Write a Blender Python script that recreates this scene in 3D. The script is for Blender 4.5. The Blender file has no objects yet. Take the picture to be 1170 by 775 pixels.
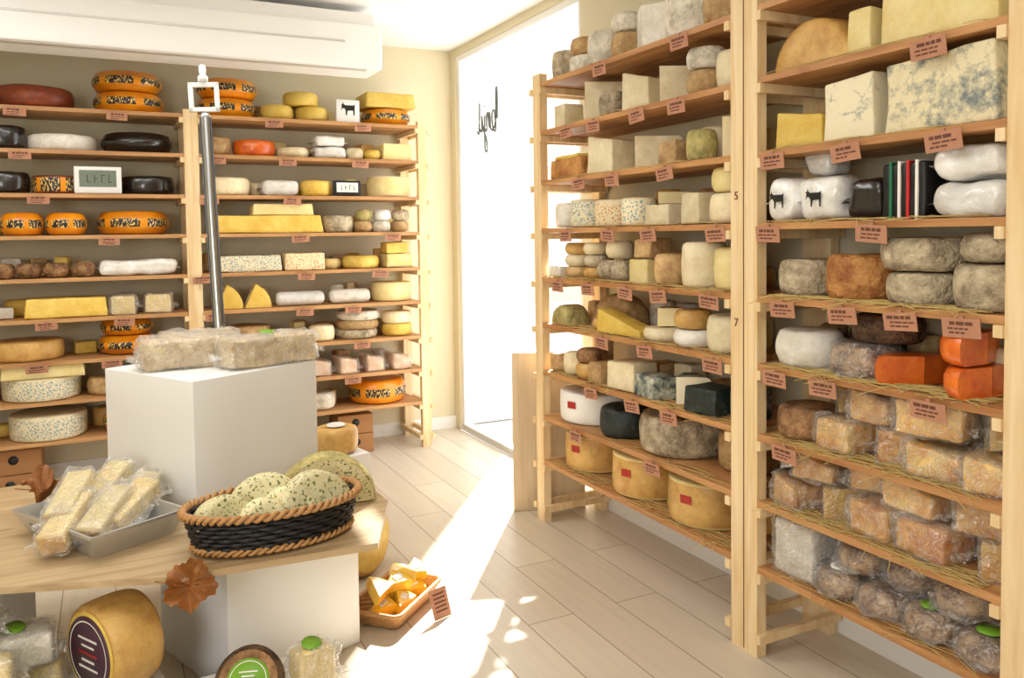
import bpy, bmesh, math, random
from mathutils import Vector, Matrix, Euler, noise
random.seed(7)
scn = bpy.context.scene
PI = math.pi

def lin(c):
    return tuple(((v/255)/12.92 if v/255 <= .04045 else ((v/255+.055)/1.055)**2.4) for v in c)+(1,)

# ------------------------------------------------------------------ materials
MATS = {}
def new_mat(name):
    m = bpy.data.materials.new(name); m.use_nodes = True
    nt = m.node_tree; b = nt.nodes['Principled BSDF']
    return m, nt, b

def cheese_mat(key, c1, c2, scale=14, rough=.55, bump=.35, coat=0.0, lo=.38, hi=.62, detail=6, kind='noise', spots=None):
    m, nt, b = new_mat(key)
    N = nt.nodes; L = nt.links
    tc = N.new('ShaderNodeTexCoord'); oi = N.new('ShaderNodeObjectInfo')
    mul = N.new('ShaderNodeMath'); mul.operation = 'MULTIPLY'; mul.inputs[1].default_value = 40
    L.new(oi.outputs['Random'], mul.inputs[0])
    nz = N.new('ShaderNodeTexNoise'); nz.noise_dimensions = '4D'
    nz.inputs['Scale'].default_value = scale; nz.inputs['Detail'].default_value = detail
    nz.inputs['Roughness'].default_value = .7
    L.new(tc.outputs['Object'], nz.inputs['Vector']); L.new(mul.outputs[0], nz.inputs['W'])
    cr = N.new('ShaderNodeValToRGB')
    cr.color_ramp.elements[0].position = lo; cr.color_ramp.elements[1].position = hi
    cr.color_ramp.elements[0].color = lin(c1); cr.color_ramp.elements[1].color = lin(c2)
    src = nz.outputs[0]
    if kind == 'vein':
        v = N.new('ShaderNodeTexVoronoi'); v.feature = 'DISTANCE_TO_EDGE'; v.inputs['Scale'].default_value = scale*1.6
        mx = N.new('ShaderNodeMix'); mx.data_type = 'VECTOR'; mx.inputs['Factor'].default_value = .12
        L.new(tc.outputs['Object'], mx.inputs[4]); L.new(nz.outputs['Color'], mx.inputs[5])
        L.new(mx.outputs[1], v.inputs['Vector'])
        ad = N.new('ShaderNodeMath'); ad.operation = 'MULTIPLY_ADD'; ad.inputs[1].default_value = .9
        L.new(nz.outputs[0], ad.inputs[0]); L.new(v.outputs['Distance'], ad.inputs[2]); src = ad.outputs[0]
    if kind == 'dots':
        v = N.new('ShaderNodeTexVoronoi'); v.inputs['Scale'].default_value = scale*2
        L.new(tc.outputs['Object'], v.inputs['Vector']); src = v.outputs['Distance']
    L.new(src, cr.inputs[0])
    col = cr.outputs[0]
    if spots:
        sv = N.new('ShaderNodeTexNoise'); sv.inputs['Scale'].default_value = spots[1]; sv.inputs['Detail'].default_value = 3
        L.new(tc.outputs['Object'], sv.inputs['Vector'])
        mr0 = N.new('ShaderNodeMapRange'); mr0.inputs['From Min'].default_value = spots[2]; mr0.inputs['From Max'].default_value = spots[2]+.06
        L.new(sv.outputs[0], mr0.inputs['Value'])
        mm = N.new('ShaderNodeMix'); mm.data_type = 'RGBA'; mm.inputs[7].default_value = lin(spots[0])
        L.new(mr0.outputs[0], mm.inputs[0]); L.new(col, mm.inputs[6]); col = mm.outputs[2]
    hv = N.new('ShaderNodeHueSaturation')
    mr = N.new('ShaderNodeMapRange'); mr.inputs['To Min'].default_value = .84; mr.inputs['To Max'].default_value = 1.1
    L.new(oi.outputs['Random'], mr.inputs['Value']); L.new(mr.outputs[0], hv.inputs['Value'])
    L.new(col, hv.inputs['Color']); L.new(hv.outputs[0], b.inputs['Base Color'])
    b.inputs['Roughness'].default_value = rough
    b.inputs['Coat Weight'].default_value = coat
    b.inputs['Coat Roughness'].default_value = .12
    bp = N.new('ShaderNodeBump'); bp.inputs['Strength'].default_value = bump; bp.inputs['Distance'].default_value = .02
    n2 = N.new('ShaderNodeTexNoise'); n2.inputs['Scale'].default_value = scale*3.2; n2.inputs['Detail'].default_value = 5
    L.new(tc.outputs['Object'], n2.inputs['Vector']); L.new(n2.outputs[0], bp.inputs['Height'])
    L.new(bp.outputs[0], b.inputs['Normal'])
    MATS[key] = m
    return m

def plain(key, c, rough=.5, metal=0, bump=0, scale=30, coat=0, var=.06):
    m, nt, b = new_mat(key)
    N = nt.nodes; L = nt.links
    tc = N.new('ShaderNodeTexCoord'); nz = N.new('ShaderNodeTexNoise'); nz.inputs['Scale'].default_value = scale
    L.new(tc.outputs['Object'], nz.inputs['Vector'])
    mx = N.new('ShaderNodeMix'); mx.data_type = 'RGBA'
    d = lin(c); mx.inputs[6].default_value = tuple(v*(1-var) for v in d[:3])+(1,); mx.inputs[7].default_value = tuple(min(1, v*(1+var)) for v in d[:3])+(1,)
    L.new(nz.outputs[0], mx.inputs[0]); L.new(mx.outputs[2], b.inputs['Base Color'])
    b.inputs['Roughness'].default_value = rough; b.inputs['Metallic'].default_value = metal; b.inputs['Coat Weight'].default_value = coat
    if bump:
        bp = N.new('ShaderNodeBump'); bp.inputs['Strength'].default_value = bump; bp.inputs['Distance'].default_value = .004
        L.new(nz.outputs[0], bp.inputs['Height']); L.new(bp.outputs[0], b.inputs['Normal'])
    MATS[key] = m
    return m

def wood(key, c1, c2, axis='X', rough=.5):
    m, nt, b = new_mat(key)
    N = nt.nodes; L = nt.links
    tc = N.new('ShaderNodeTexCoord'); mp = N.new('ShaderNodeMapping')
    s = {'X': (1.2, 16, 16), 'Y': (16, 1.2, 16), 'Z': (16, 16, 1.2)}[axis]
    mp.inputs['Scale'].default_value = s
    L.new(tc.outputs['Object'], mp.inputs['Vector'])
    nz = N.new('ShaderNodeTexNoise'); nz.inputs['Scale'].default_value = 1.6; nz.inputs['Detail'].default_value = 8; nz.inputs['Distortion'].default_value = .6
    L.new(mp.outputs[0], nz.inputs['Vector'])
    cr = N.new('ShaderNodeValToRGB'); cr.color_ramp.elements[0].position = .35; cr.color_ramp.elements[1].position = .65
    cr.color_ramp.elements[0].color = lin(c1); cr.color_ramp.elements[1].color = lin(c2)
    L.new(nz.outputs[0], cr.inputs[0])
    v = N.new('ShaderNodeTexVoronoi'); v.inputs['Scale'].default_value = .55
    mp2 = N.new('ShaderNodeMapping'); mp2.inputs['Scale'].default_value = tuple(3.5 if q < 2 else 9 for q in s)
    L.new(tc.outputs['Object'], mp2.inputs['Vector']); L.new(mp2.outputs[0], v.inputs['Vector'])
    k = N.new('ShaderNodeMapRange'); k.inputs['From Min'].default_value = .03; k.inputs['From Max'].default_value = .09
    k.inputs['To Min'].default_value = .55; k.inputs['To Max'].default_value = 0
    L.new(v.outputs['Distance'], k.inputs['Value'])
    mx = N.new('ShaderNodeMix'); mx.data_type = 'RGBA'; mx.inputs[7].default_value = lin((120, 70, 35))
    L.new(k.outputs[0], mx.inputs[0]); L.new(cr.outputs[0], mx.inputs[6]); L.new(mx.outputs[2], b.inputs['Base Color'])
    b.inputs['Roughness'].default_value = rough
    bp = N.new('ShaderNodeBump'); bp.inputs['Strength'].default_value = .15; bp.inputs['Distance'].default_value = .002
    L.new(nz.outputs[0], bp.inputs['Height']); L.new(bp.outputs[0], b.inputs['Normal'])
    MATS[key] = m
    return m

C = cheese_mat
C('gouda', (226, 128, 12), (240, 158, 26), 6, .3, .1, coat=.4)
C('yellow', (222, 182, 72), (238, 208, 106), 10, .5, .2)
C('paleyellow', (226, 202, 130), (240, 224, 164), 8, .5, .15)
C('cream', (220, 202, 160), (243, 230, 194), 9, .6, .25)
C('ivory', (220, 212, 194), (247, 243, 233), 12, .6, .3)
C('tan', (160, 122, 76), (212, 178, 124), 14, .6, .5)
C('honey', (192, 144, 74), (224, 182, 106), 9, .45, .25)
C('brownrind', (104, 68, 40), (184, 140, 94), 16, .7, .8)
C('darkbrown', (46, 30, 22), (118, 88, 60), 20, .65, .9)
C('greyrind', (124, 108, 84), (214, 198, 166), 17, .8, .9, lo=.34, hi=.62)
C('greywhite', (172, 162, 142), (238, 230, 212), 14, .8, .7, lo=.34, hi=.58)
C('blackwax', (14, 12, 12), (34, 28, 26), 8, .25, .1, coat=.6)
C('redbrown', (112, 44, 22), (152, 72, 36), 10, .4, .2)
C('orange', (206, 80, 14), (240, 124, 34), 10, .35, .2, coat=.5)
C('golden', (220, 150, 50), (250, 218, 140), 8, .4, .3, lo=.38, hi=.58, coat=.6)
C('amber', (186, 112, 36), (242, 196, 112), 8, .4, .35, lo=.38, hi=.6, coat=.6)
C('brownwrapped', (98, 60, 36), (208, 170, 124), 14, .5, .7, lo=.4, hi=.62, coat=.5)
C('white_wrap', (218, 215, 207), (247, 246, 242), 9, .4, .4, coat=.7)
C('loaf', (186, 156, 110), (232, 212, 170), 16, .45, .4, coat=.6)
C('yellow_pack', (240, 184, 26), (250, 216, 78), 8, .35, .2, coat=.7)
C('paleslice', (240, 210, 128), (250, 232, 172), 5, .4, .1, coat=.5)
C('bluevein', (96, 114, 120), (243, 232, 198), 8, .55, .25, lo=.28, hi=.44, kind='vein')
C('greymold', (126, 136, 134), (240, 228, 188), 13, .7, .5, lo=.38, hi=.52)
C('green_marbled', (224, 212, 158), (240, 230, 184), 10, .55, .25, spots=((104, 118, 58), 95, .56))
C('greenrind', (150, 142, 84), (208, 192, 126), 20, .7, .6)
C('darkgreen', (26, 38, 34), (92, 104, 92), 12, .5, .4, lo=.52, hi=.78)
C('bluegrey', (72, 86, 86), (196, 198, 178), 16, .6, .6, lo=.42, hi=.62)
C('pinkroll', (212, 148, 100), (242, 208, 164), 8, .35, .2, coat=.4)
C('labeldot', (96, 146, 158), (238, 226, 192), 40, .5, .05, lo=.2, hi=.5, kind='dots')
C('reddot', (204, 110, 70), (238, 222, 178), 40, .5, .05, lo=.18, hi=.46, kind='dots')
C('orange_brown_rib', (146, 86, 36), (206, 150, 82), 14, .55, .8)
C('paste', (236, 216, 156), (245, 230, 184), 6, .5, .1)

def band_mat():
    m, nt, b = new_mat('band'); N = nt.nodes; L = nt.links
    tc = N.new('ShaderNodeTexCoord'); g = N.new('ShaderNodeTexGradient'); g.gradient_type = 'RADIAL'
    L.new(tc.outputs['Object'], g.inputs[0])
    m1 = N.new('ShaderNodeMath'); m1.operation = 'MULTIPLY'; m1.inputs[1].default_value = 2*PI*6; L.new(g.outputs['Fac'], m1.inputs[0])
    sn = N.new('ShaderNodeMath'); sn.operation = 'SINE'; L.new(m1.outputs[0], sn.inputs[0])
    st = N.new('ShaderNodeMath'); st.operation = 'GREATER_THAN'; st.inputs[1].default_value = -.8; L.new(sn.outputs[0], st.inputs[0])
    mp = N.new('ShaderNodeMapping'); mp.inputs['Scale'].default_value = (120, 120, 55); L.new(tc.outputs['Object'], mp.inputs[0])
    nz = N.new('ShaderNodeTexNoise'); nz.inputs['Scale'].default_value = 1; nz.inputs['Detail'].default_value = 1; L.new(mp.outputs[0], nz.inputs['Vector'])
    t = N.new('ShaderNodeMath'); t.operation = 'GREATER_THAN'; t.inputs[1].default_value = .56; L.new(nz.outputs[0], t.inputs[0])
    a = N.new('ShaderNodeMix'); a.data_type = 'RGBA'; a.inputs[6].default_value = lin((34, 32, 38)); a.inputs[7].default_value = lin((236, 196, 110)); L.new(t.outputs[0], a.inputs[0])
    c = N.new('ShaderNodeMix'); c.data_type = 'RGBA'; c.inputs[6].default_value = lin((236, 150, 24)); L.new(st.outputs[0], c.inputs[0]); L.new(a.outputs[2], c.inputs[7])
    L.new(c.outputs[2], b.inputs['Base Color']); b.inputs['Roughness'].default_value = .35
    MATS['band'] = m
band_mat()
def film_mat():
    # crumpled clear cling film: clear where taut, white glints painted along the folds, glossy all over
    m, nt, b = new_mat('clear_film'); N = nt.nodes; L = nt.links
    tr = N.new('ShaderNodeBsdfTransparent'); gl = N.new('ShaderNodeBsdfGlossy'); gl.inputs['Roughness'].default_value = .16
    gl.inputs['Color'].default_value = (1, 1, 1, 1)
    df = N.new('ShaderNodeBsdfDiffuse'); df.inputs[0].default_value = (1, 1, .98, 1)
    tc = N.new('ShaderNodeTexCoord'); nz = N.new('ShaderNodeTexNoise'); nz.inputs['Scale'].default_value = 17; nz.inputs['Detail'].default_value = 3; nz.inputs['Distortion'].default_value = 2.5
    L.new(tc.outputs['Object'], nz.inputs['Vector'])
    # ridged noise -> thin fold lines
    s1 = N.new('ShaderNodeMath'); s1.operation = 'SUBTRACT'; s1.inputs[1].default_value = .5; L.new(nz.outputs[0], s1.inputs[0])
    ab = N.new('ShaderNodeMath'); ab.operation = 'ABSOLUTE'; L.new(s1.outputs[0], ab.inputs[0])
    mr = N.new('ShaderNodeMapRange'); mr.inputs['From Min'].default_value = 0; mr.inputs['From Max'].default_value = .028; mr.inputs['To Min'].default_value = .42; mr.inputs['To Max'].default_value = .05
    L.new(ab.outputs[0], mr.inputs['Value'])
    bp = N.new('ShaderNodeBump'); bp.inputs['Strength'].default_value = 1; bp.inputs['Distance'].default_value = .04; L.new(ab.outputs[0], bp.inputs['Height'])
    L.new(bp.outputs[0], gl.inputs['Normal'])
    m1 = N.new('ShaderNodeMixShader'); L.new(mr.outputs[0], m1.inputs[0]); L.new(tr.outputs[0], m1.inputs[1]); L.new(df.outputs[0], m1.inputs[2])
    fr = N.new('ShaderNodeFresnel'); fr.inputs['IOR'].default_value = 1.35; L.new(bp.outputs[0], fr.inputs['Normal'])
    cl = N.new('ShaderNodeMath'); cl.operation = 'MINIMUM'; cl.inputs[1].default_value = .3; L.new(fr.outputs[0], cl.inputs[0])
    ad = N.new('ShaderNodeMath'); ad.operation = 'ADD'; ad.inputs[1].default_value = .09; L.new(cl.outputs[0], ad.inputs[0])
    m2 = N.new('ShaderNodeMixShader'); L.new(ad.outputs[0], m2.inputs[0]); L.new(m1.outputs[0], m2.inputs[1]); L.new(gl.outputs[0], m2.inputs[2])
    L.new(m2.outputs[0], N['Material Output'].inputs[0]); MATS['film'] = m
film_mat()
P = plain
P('white_paint', (240, 240, 238), .45, scale=3, var=.015)
P('white_plastic', (240, 240, 238), .35, scale=3, var=.01)
P('screen', (120, 132, 120), .2)
P('black', (16, 16, 17), .45)
P('tagcard', (184, 132, 104), .8)
P('tagink', (104, 64, 50), .8)
P('straw', (206, 178, 110), .7, scale=8)
P('steel', (176, 178, 180), .28, 1)
P('darksteel', (70, 72, 76), .35, 1)
P('tin', (206, 208, 210), .33, .75, bump=.2, scale=60)
P('cardboard', (168, 120, 76), .85, bump=.2)
P('wicker', (186, 138, 84), .6, bump=.3, scale=80, var=.25)
P('wickerblack', (22, 20, 22), .5, bump=.3, scale=80)
P('leafbrown', (150, 92, 38), .6, bump=.8, scale=60, var=.4)
P('greenlabel', (120, 172, 44), .4)
P('redlabel', (170, 40, 34), .4)
P('purplelabel', (78, 46, 62), .4)
P('whitelabel', (240, 238, 230), .4)
P('ribbon_green', (30, 110, 70), .5); P('ribbon_red', (200, 36, 36), .5)
P('wall', (222, 212, 182), .85, bump=.06, scale=60, var=.02)
P('ceilingpaint', (246, 246, 245), .8, scale=3, var=.01)
P('alu', (206, 204, 198), .4, .3)
P('stone', (206, 196, 176), .9, bump=.3, scale=6)
P('pavement', (190, 188, 184), .9, bump=.2, scale=8)
P('render_white', (248, 247, 244), .9)
P('letter', (100, 106, 102), .5)
P('carve', (120, 80, 44), .7)
wood('pine_post', (224, 190, 138), (240, 216, 172), 'Z')
wood('pine_x', (176, 126, 78), (206, 158, 104), 'X')
wood('pine_y', (168, 114, 66), (202, 150, 96), 'Y')
wood('pine_panel', (198, 174, 138), (212, 190, 156), 'Z')
wood('tableboard', (174, 146, 108), (198, 172, 132), 'X')

def floor_mat():
    m, nt, b = new_mat('floor_planks'); N = nt.nodes; L = nt.links
    tc = N.new('ShaderNodeTexCoord'); mp = N.new('ShaderNodeMapping'); mp.inputs['Rotation'].default_value = (0, 0, PI/2)
    L.new(tc.outputs['Object'], mp.inputs['Vector'])
    br = N.new('ShaderNodeTexBrick'); br.inputs['Scale'].default_value = 1
    br.inputs['Brick Width'].default_value = 1.45; br.inputs['Row Height'].default_value = .215
    br.inputs['Mortar Size'].default_value = .003; br.inputs['Mortar Smooth'].default_value = .1
    br.inputs['Color1'].default_value = lin((222, 211, 192)); br.inputs['Color2'].default_value = lin((210, 197, 176))
    br.inputs['Mortar'].default_value = lin((160, 144, 120)); br.offset = .37
    L.new(mp.outputs[0], br.inputs['Vector'])
    mp2 = N.new('ShaderNodeMapping'); mp2.inputs['Scale'].default_value = (22, 1.3, 1)
    L.new(tc.outputs['Object'], mp2.inputs['Vector'])
    nz = N.new('ShaderNodeTexNoise'); nz.inputs['Scale'].default_value = 1.5; nz.inputs['Detail'].default_value = 8
    L.new(mp2.outputs[0], nz.inputs['Vector'])
    mr = N.new('ShaderNodeMapRange'); mr.inputs['To Min'].default_value = .88; mr.inputs['To Max'].default_value = 1.1
    L.new(nz.outputs[0], mr.inputs['Value'])
    hv = N.new('ShaderNodeHueSaturation'); L.new(mr.outputs[0], hv.inputs['Value']); L.new(br.outputs['Color'], hv.inputs['Color'])
    L.new(hv.outputs[0], b.inputs['Base Color']); b.inputs['Roughness'].default_value = .35
    return m
FLOOR = floor_mat()

# ------------------------------------------------------------------ mesh builder
class MB:
    def __init__(s): s.v = []; s.f = []; s.m = []; s.sm = []; s.mats = []
    def mi(s, name):
        if name not in s.mats: s.mats.append(name)
        return s.mats.index(name)
    def add(s, verts, faces, mats, smooth=True, M=None):
        o = len(s.v)
        for p in verts:
            p = Vector(p); s.v.append(M @ p if M else p)
        for i, f in enumerate(faces):
            s.f.append([o+k for k in f]); s.m.append(s.mi(mats[i] if isinstance(mats, list) else mats)); s.sm.append(smooth)
    def box(s, c, d, mat, M=None, rot=0):
        hx, hy, hz = d[0]/2, d[1]/2, d[2]/2
        R = Matrix.Rotation(rot, 3, 'Z')
        vs = [Vector(c)+R @ Vector((x*hx, y*hy, z*hz)) for x in (-1, 1) for y in (-1, 1) for z in (-1, 1)]
        fs = [(0, 1, 3, 2), (4, 6, 7, 5), (0, 4, 5, 1), (2, 3, 7, 6), (0, 2, 6, 4), (1, 5, 7, 3)]
        s.add(vs, fs, mat, False, M)
    def rbox(s, c, d, b, mat, M=None, amp=0, fr=12, taper=0, wedge=0, n=3, smooth=True):
        h = [q/2 for q in d]; b = min([b]+[q*.98 for q in h])
        ax = []
        for q in h:
            inner = [-q+b+(2*q-2*b)*(i+1)/(n+1) for i in range(n)]
            ax.append([-q, -q+.35*b, -q+b]+inner+[q-b, q-.35*b, q])
        K = len(ax[0])-1; idx = {}; vs = []; fs = []
        sd = random.random()*50
        def vid(i, j, k):
            if (i, j, k) in idx: return idx[(i, j, k)]
            p = Vector((ax[0][i], ax[1][j], ax[2][k]))
            q = Vector([max(-h[a]+b, min(h[a]-b, p[a])) for a in range(3)])
            dd = p-q
            if dd.length > 1e-7: p = q+dd.normalized()*b
            if taper:
                t = 1-taper*(p.z+h[2])/(2*h[2]); p.x *= t; p.y *= t
            if wedge: p.z = (p.z+h[2])*(1-wedge*(p.x+h[0])/(2*h[0]))-h[2]
            if amp: p += noise.noise_vector(p*fr+Vector((sd, sd, sd)))*amp
            p += Vector(c)
            idx[(i, j, k)] = len(vs); vs.append(p); return idx[(i, j, k)]
        for i in range(K):
            for j in range(K):
                fs.append((vid(i, j, 0), vid(i, j+1, 0), vid(i+1, j+1, 0), vid(i+1, j, 0)))
                fs.append((vid(i, j, K), vid(i+1, j, K), vid(i+1, j+1, K), vid(i, j+1, K)))
                fs.append((vid(i, 0, j), vid(i+1, 0, j), vid(i+1, 0, j+1), vid(i, 0, j+1)))
                fs.append((vid(i, K, j), vid(i, K, j+1), vid(i+1, K, j+1), vid(i+1, K, j)))
                fs.append((vid(0, i, j), vid(0, i, j+1), vid(0, i+1, j+1), vid(0, i+1, j)))
                fs.append((vid(K, i, j), vid(K, i+1, j), vid(K, i+1, j+1), vid(K, i, j+1)))
        s.add(vs, fs, mat, smooth, M)
    def lathe(s, prof, pm, M=None, seg=36, ang=2*PI, amp=0, fr=10, cut='paste', sx=1, sy=1, smooth=True):
        full = ang > 6.28; n = seg if full else max(6, int(seg*ang/6.28))
        cols = n if full else n+1; np_ = len(prof); vs = []; fs = []; ms = []
        sd = Vector((random.random()*50,)*3)
        for i in range(cols):
            a = ang*i/n
            for r, z in prof:
                p = Vector((r*math.cos(a)*sx, r*math.sin(a)*sy, z))
                if amp: p += noise.noise_vector(p*fr+sd)*amp
                vs.append(p)
        for i in range(n):
            j = (i+1) % cols
            for k in range(np_-1):
                fs.append((i*np_+k, j*np_+k, j*np_+k+1, i*np_+k+1)); ms.append(pm if isinstance(pm, str) else pm[k])
        s.add(vs, fs, ms, smooth, M)
        if not full:
            A = [vs[k] for k in range(np_)]; B = [vs[n*np_+k] for k in range(np_)]
            s.add(A, [tuple(range(np_))], cut, False, M); s.add(B, [tuple(reversed(range(np_)))], cut, False, M)
    def tube(s, pts, r, mat, closed=False, sides=6, M=None):
        n = len(pts); pts = [Vector(p) for p in pts]; vs = []; fs = []
        for i in range(n):
            if closed: t = pts[(i+1) % n]-pts[i-1]
            else: t = pts[min(i+1, n-1)]-pts[max(i-1, 0)]
            t.normalize(); u = t.cross(Vector((0, 0, 1)))
            if u.length < .05: u = t.cross(Vector((1, 0, 0)))
            u.normalize(); w = t.cross(u)
            for k in range(sides):
                a = 2*PI*k/sides; vs.append(pts[i]+u*math.cos(a)*r+w*math.sin(a)*r)
        for i in range(n if closed else n-1):
            j = (i+1) % n
            for k in range(sides):
                k2 = (k+1) % sides; fs.append((i*sides+k, i*sides+k2, j*sides+k2, j*sides+k))
        if not closed:
            fs.append(tuple(range(sides))); fs.append(tuple((n-1)*sides+k for k in reversed(range(sides))))
        s.add(vs, fs, mat, True, M)
    def obj(s, name, loc=(0, 0, 0), rot=(0, 0, 0)):
        me = bpy.data.meshes.new(name); me.from_pydata([tuple(p) for p in s.v], [], s.f)
        for mn in s.mats: me.materials.append(MATS[mn] if isinstance(mn, str) else mn)
        me.polygons.foreach_set('material_index', s.m); me.polygons.foreach_set('use_smooth', s.sm)
        me.update()
        bm = bmesh.new(); bm.from_mesh(me); bmesh.ops.recalc_face_normals(bm, faces=bm.faces); bm.to_mesh(me); bm.free()
        ob = bpy.data.objects.new(name, me); scn.collection.objects.link(ob)
        ob.location = loc; ob.rotation_euler = rot
        return ob

def wheel_prof(R, h, e=None, bulge=0):
    e = e if e else min(.02, h*.25, R*.3)
    return [(.001, 0), (R*.55, 0), (R-e, 0), (R-.3*e, .3*e), (R, e), (R+bulge*.8, h*.32 if h*.32 > e else e*1.05), (R+bulge, h*.5), (R+bulge*.8, h*.68 if h*.68 < h-e else h-e*1.05), (R, h-e), (R-.3*e, h-.3*e), (R-e, h), (R*.55, h), (.001, h)]

def film_shell(mb, a, b, h, wedge=0, c=(0, 0, 0), tails=True):
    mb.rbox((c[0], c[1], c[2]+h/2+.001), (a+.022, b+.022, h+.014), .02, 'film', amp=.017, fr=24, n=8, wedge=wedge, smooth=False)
    if tails:
        for sg in (-1, 1):
            vs = []; fs = []
            for i in range(13):
                t = -b*.5+b*i/12
                hh = h*(.35 if sg < 0 else .35*(1-wedge))
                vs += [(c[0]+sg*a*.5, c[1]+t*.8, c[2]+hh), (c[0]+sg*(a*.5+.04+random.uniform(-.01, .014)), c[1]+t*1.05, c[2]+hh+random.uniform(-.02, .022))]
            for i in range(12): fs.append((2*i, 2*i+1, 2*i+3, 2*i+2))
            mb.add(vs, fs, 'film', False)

# ------------------------------------------------------------------ room
def simple_box(name, lo, hi, mat):
    mb = MB(); c = [(a+b)/2 for a, b in zip(lo, hi)]
    d = [b-a for a, b in zip(lo, hi)]
    mb.box((0, 0, 0), d, mat); return mb.obj(name, c)
H = 3.1; WX = 2.58; WY = 6.24
mb = MB(); mb.add([(-2.6, -1.6, 0), (WX, -1.6, 0), (WX, WY, 0), (-2.6, WY, 0), (-2.6, -1.6, -.1), (WX, -1.6, -.1), (WX, WY, -.1), (-2.6, WY, -.1)],
    [(0, 1, 2, 3), (7, 6, 5, 4), (0, 4, 5, 1), (1, 5, 6, 2), (2, 6, 7, 3), (3, 7, 4, 0)], FLOOR, False)
fl = mb.obj('floor')
simple_box('ceiling', (-2.7, -1.7, H), (WX+.1, WY+.1, H+.12), 'ceilingpaint')
simple_box('wall_back', (-2.7, WY, 0), (WX+.1, WY+.1, H), 'wall')
simple_box('wall_left', (-2.7, -1.7, 0), (-2.6, WY, H), 'wall')
simple_box('wall_front', (-2.6, -1.7, 0), (WX, -1.6, H), 'wall')
WIN0, WIN1 = 4.2, 6.14
mb = MB()
mb.box((WX+.06, (-1.6+WIN0)/2, H/2), (.12, WIN0+1.6, H), 'wall')
mb.box((WX+.06, (WIN1+WY)/2, H/2), (.12, WY-WIN1, H), 'wall')
mb.box((WX+.06, (WIN0+WIN1)/2, H-.03), (.12, WIN1-WIN0, .06), 'wall')
mb.obj('wall_right')
simple_box('baseboard_back', (-2.6, WY-.015, 0), (WX, WY, .1), 'white_paint')
simple_box('baseboard_right', (WX-.015, -1.6, 0), (WX, WIN0, .11), 'white_paint')
gm, nt, b = new_mat('window_glass'); N = nt.nodes
tr = N.new('ShaderNodeBsdfTransparent'); gl = N.new('ShaderNodeBsdfGlossy'); gl.inputs['Roughness'].default_value = .02
mx = N.new('ShaderNodeMixShader'); mx.inputs[0].default_value = .06
nt.links.new(tr.outputs[0], mx.inputs[1]); nt.links.new(gl.outputs[0], mx.inputs[2]); nt.links.new(mx.outputs[0], N['Material Output'].inputs[0]); MATS['glass'] = gm
mb = MB()
for yy, w in ((WIN0+.025, .05), (WIN1-.03, .06)):
    mb.box((WX+.05, yy, H/2-.02), (.07, w, H-.1), 'white_paint')
mb.box((WX+.05, (WIN0+WIN1)/2, .025), (.08, WIN1-WIN0, .05), 'alu')
mb.box((WX+.05, (WIN0+WIN1)/2, H-.085), (.08, WIN1-WIN0, .05), 'white_paint')
mb.box((WX+.05, (WIN0+WIN1)/2, H/2), (.006, WIN1-WIN0-.06, H-.2), 'glass')
winob = mb.obj('window_1')
# mirrored hand-lettered word on the glass (read from the street)
def stroke(mb, pts2, y0, z0, s):
    P3 = []
    n = len(pts2)
    for i in range(n-1):
        p0 = pts2[max(i-1, 0)]; p1 = pts2[i]; p2 = pts2[i+1]; p3 = pts2[min(i+2, n-1)]
        for k in range(6):
            t = k/6
            f = lambda a, b_, c_, d_: .5*((2*b_)+(-a+c_)*t+(2*a-5*b_+4*c_-d_)*t*t+(-a+3*b_-3*c_+d_)*t**3)
            P3.append((WX+.044, y0+f(p0[0], p1[0], p2[0], p3[0])*s, z0+f(p0[1], p1[1], p2[1], p3[1])*s))
    mb.tube(P3, .0075, 'letter', sides=5)
mb = MB()
stroke(mb, [(0, .3), (-.02, .9), (.02, 1.2), (.08, .8), (.1, 0), (.3, .1), (.34, .5), (.2, .55), (.14, .2), (.3, .0), (.46, .1)], 5.45, 2.38, .26)
stroke(mb, [(.46, .1), (.5, .55), (.52, .1), (.6, .5), (.7, .5), (.72, .05), (.84, .1)], 5.45, 2.38, .26)
stroke(mb, [(.84, .5), (.86, 0), (.84, -.5), (.7, -.55), (.74, -.2), (.95, .1), (1.05, .5), (1.06, .05), (1.2, .15)], 5.45, 2.38, .26)
stroke(mb, [(.84, .75), (.86, .78)], 5.45, 2.38, .26)
stroke(mb, [(1.2, .9), (1.22, .3), (1.26, 0), (1.4, .1)], 5.45, 2.38, .26)
wl = mb.obj('glass_lettering'); wl.parent = winob

# exterior
simple_box('street_pavement', (WX+.14, -8, -.12), (40, 40, -.03), 'pavement')
simple_box('sun_blocking_wall', (WX+.14, WY+.12, -.02), (3.36, WY+.6, 5.2), 'render_white')  # white wall added outside to block part of the sun and shape its streak
mb = MB()
mb.box((0, 0, 3), (9, 1, 6.0), 'stone')
for i in range(6):
    for k in range(2):
        mb.box((-3.6+i*1.45, -.53, 1.6+k*2.4), (.8, .08, 1.3), 'alu')
        mb.box((-3.6+i*1.45, -.55, .9+k*2.4), (1.0, .14, .1), 'render_white')
mb.box((0, -.1, 6.05), (9.2, 1.3, .14), 'render_white')
mb.obj('street_building', (12, 16.5, -.03), (0, 0, -.5))
mb = MB()
for i in range(7):
    mb.box((WX+.17+i*.05, 5.1, 3.0), (.018, 2.2, .05), 'white_paint')
mb.box((WX+.32, 4.0, 3.0), (.35, .03, .06), 'white_paint')
mb.box((WX+.32, 6.21, 3.0), (.35, .03, .06), 'white_paint')
mb.obj('slatted_canopy')

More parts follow.
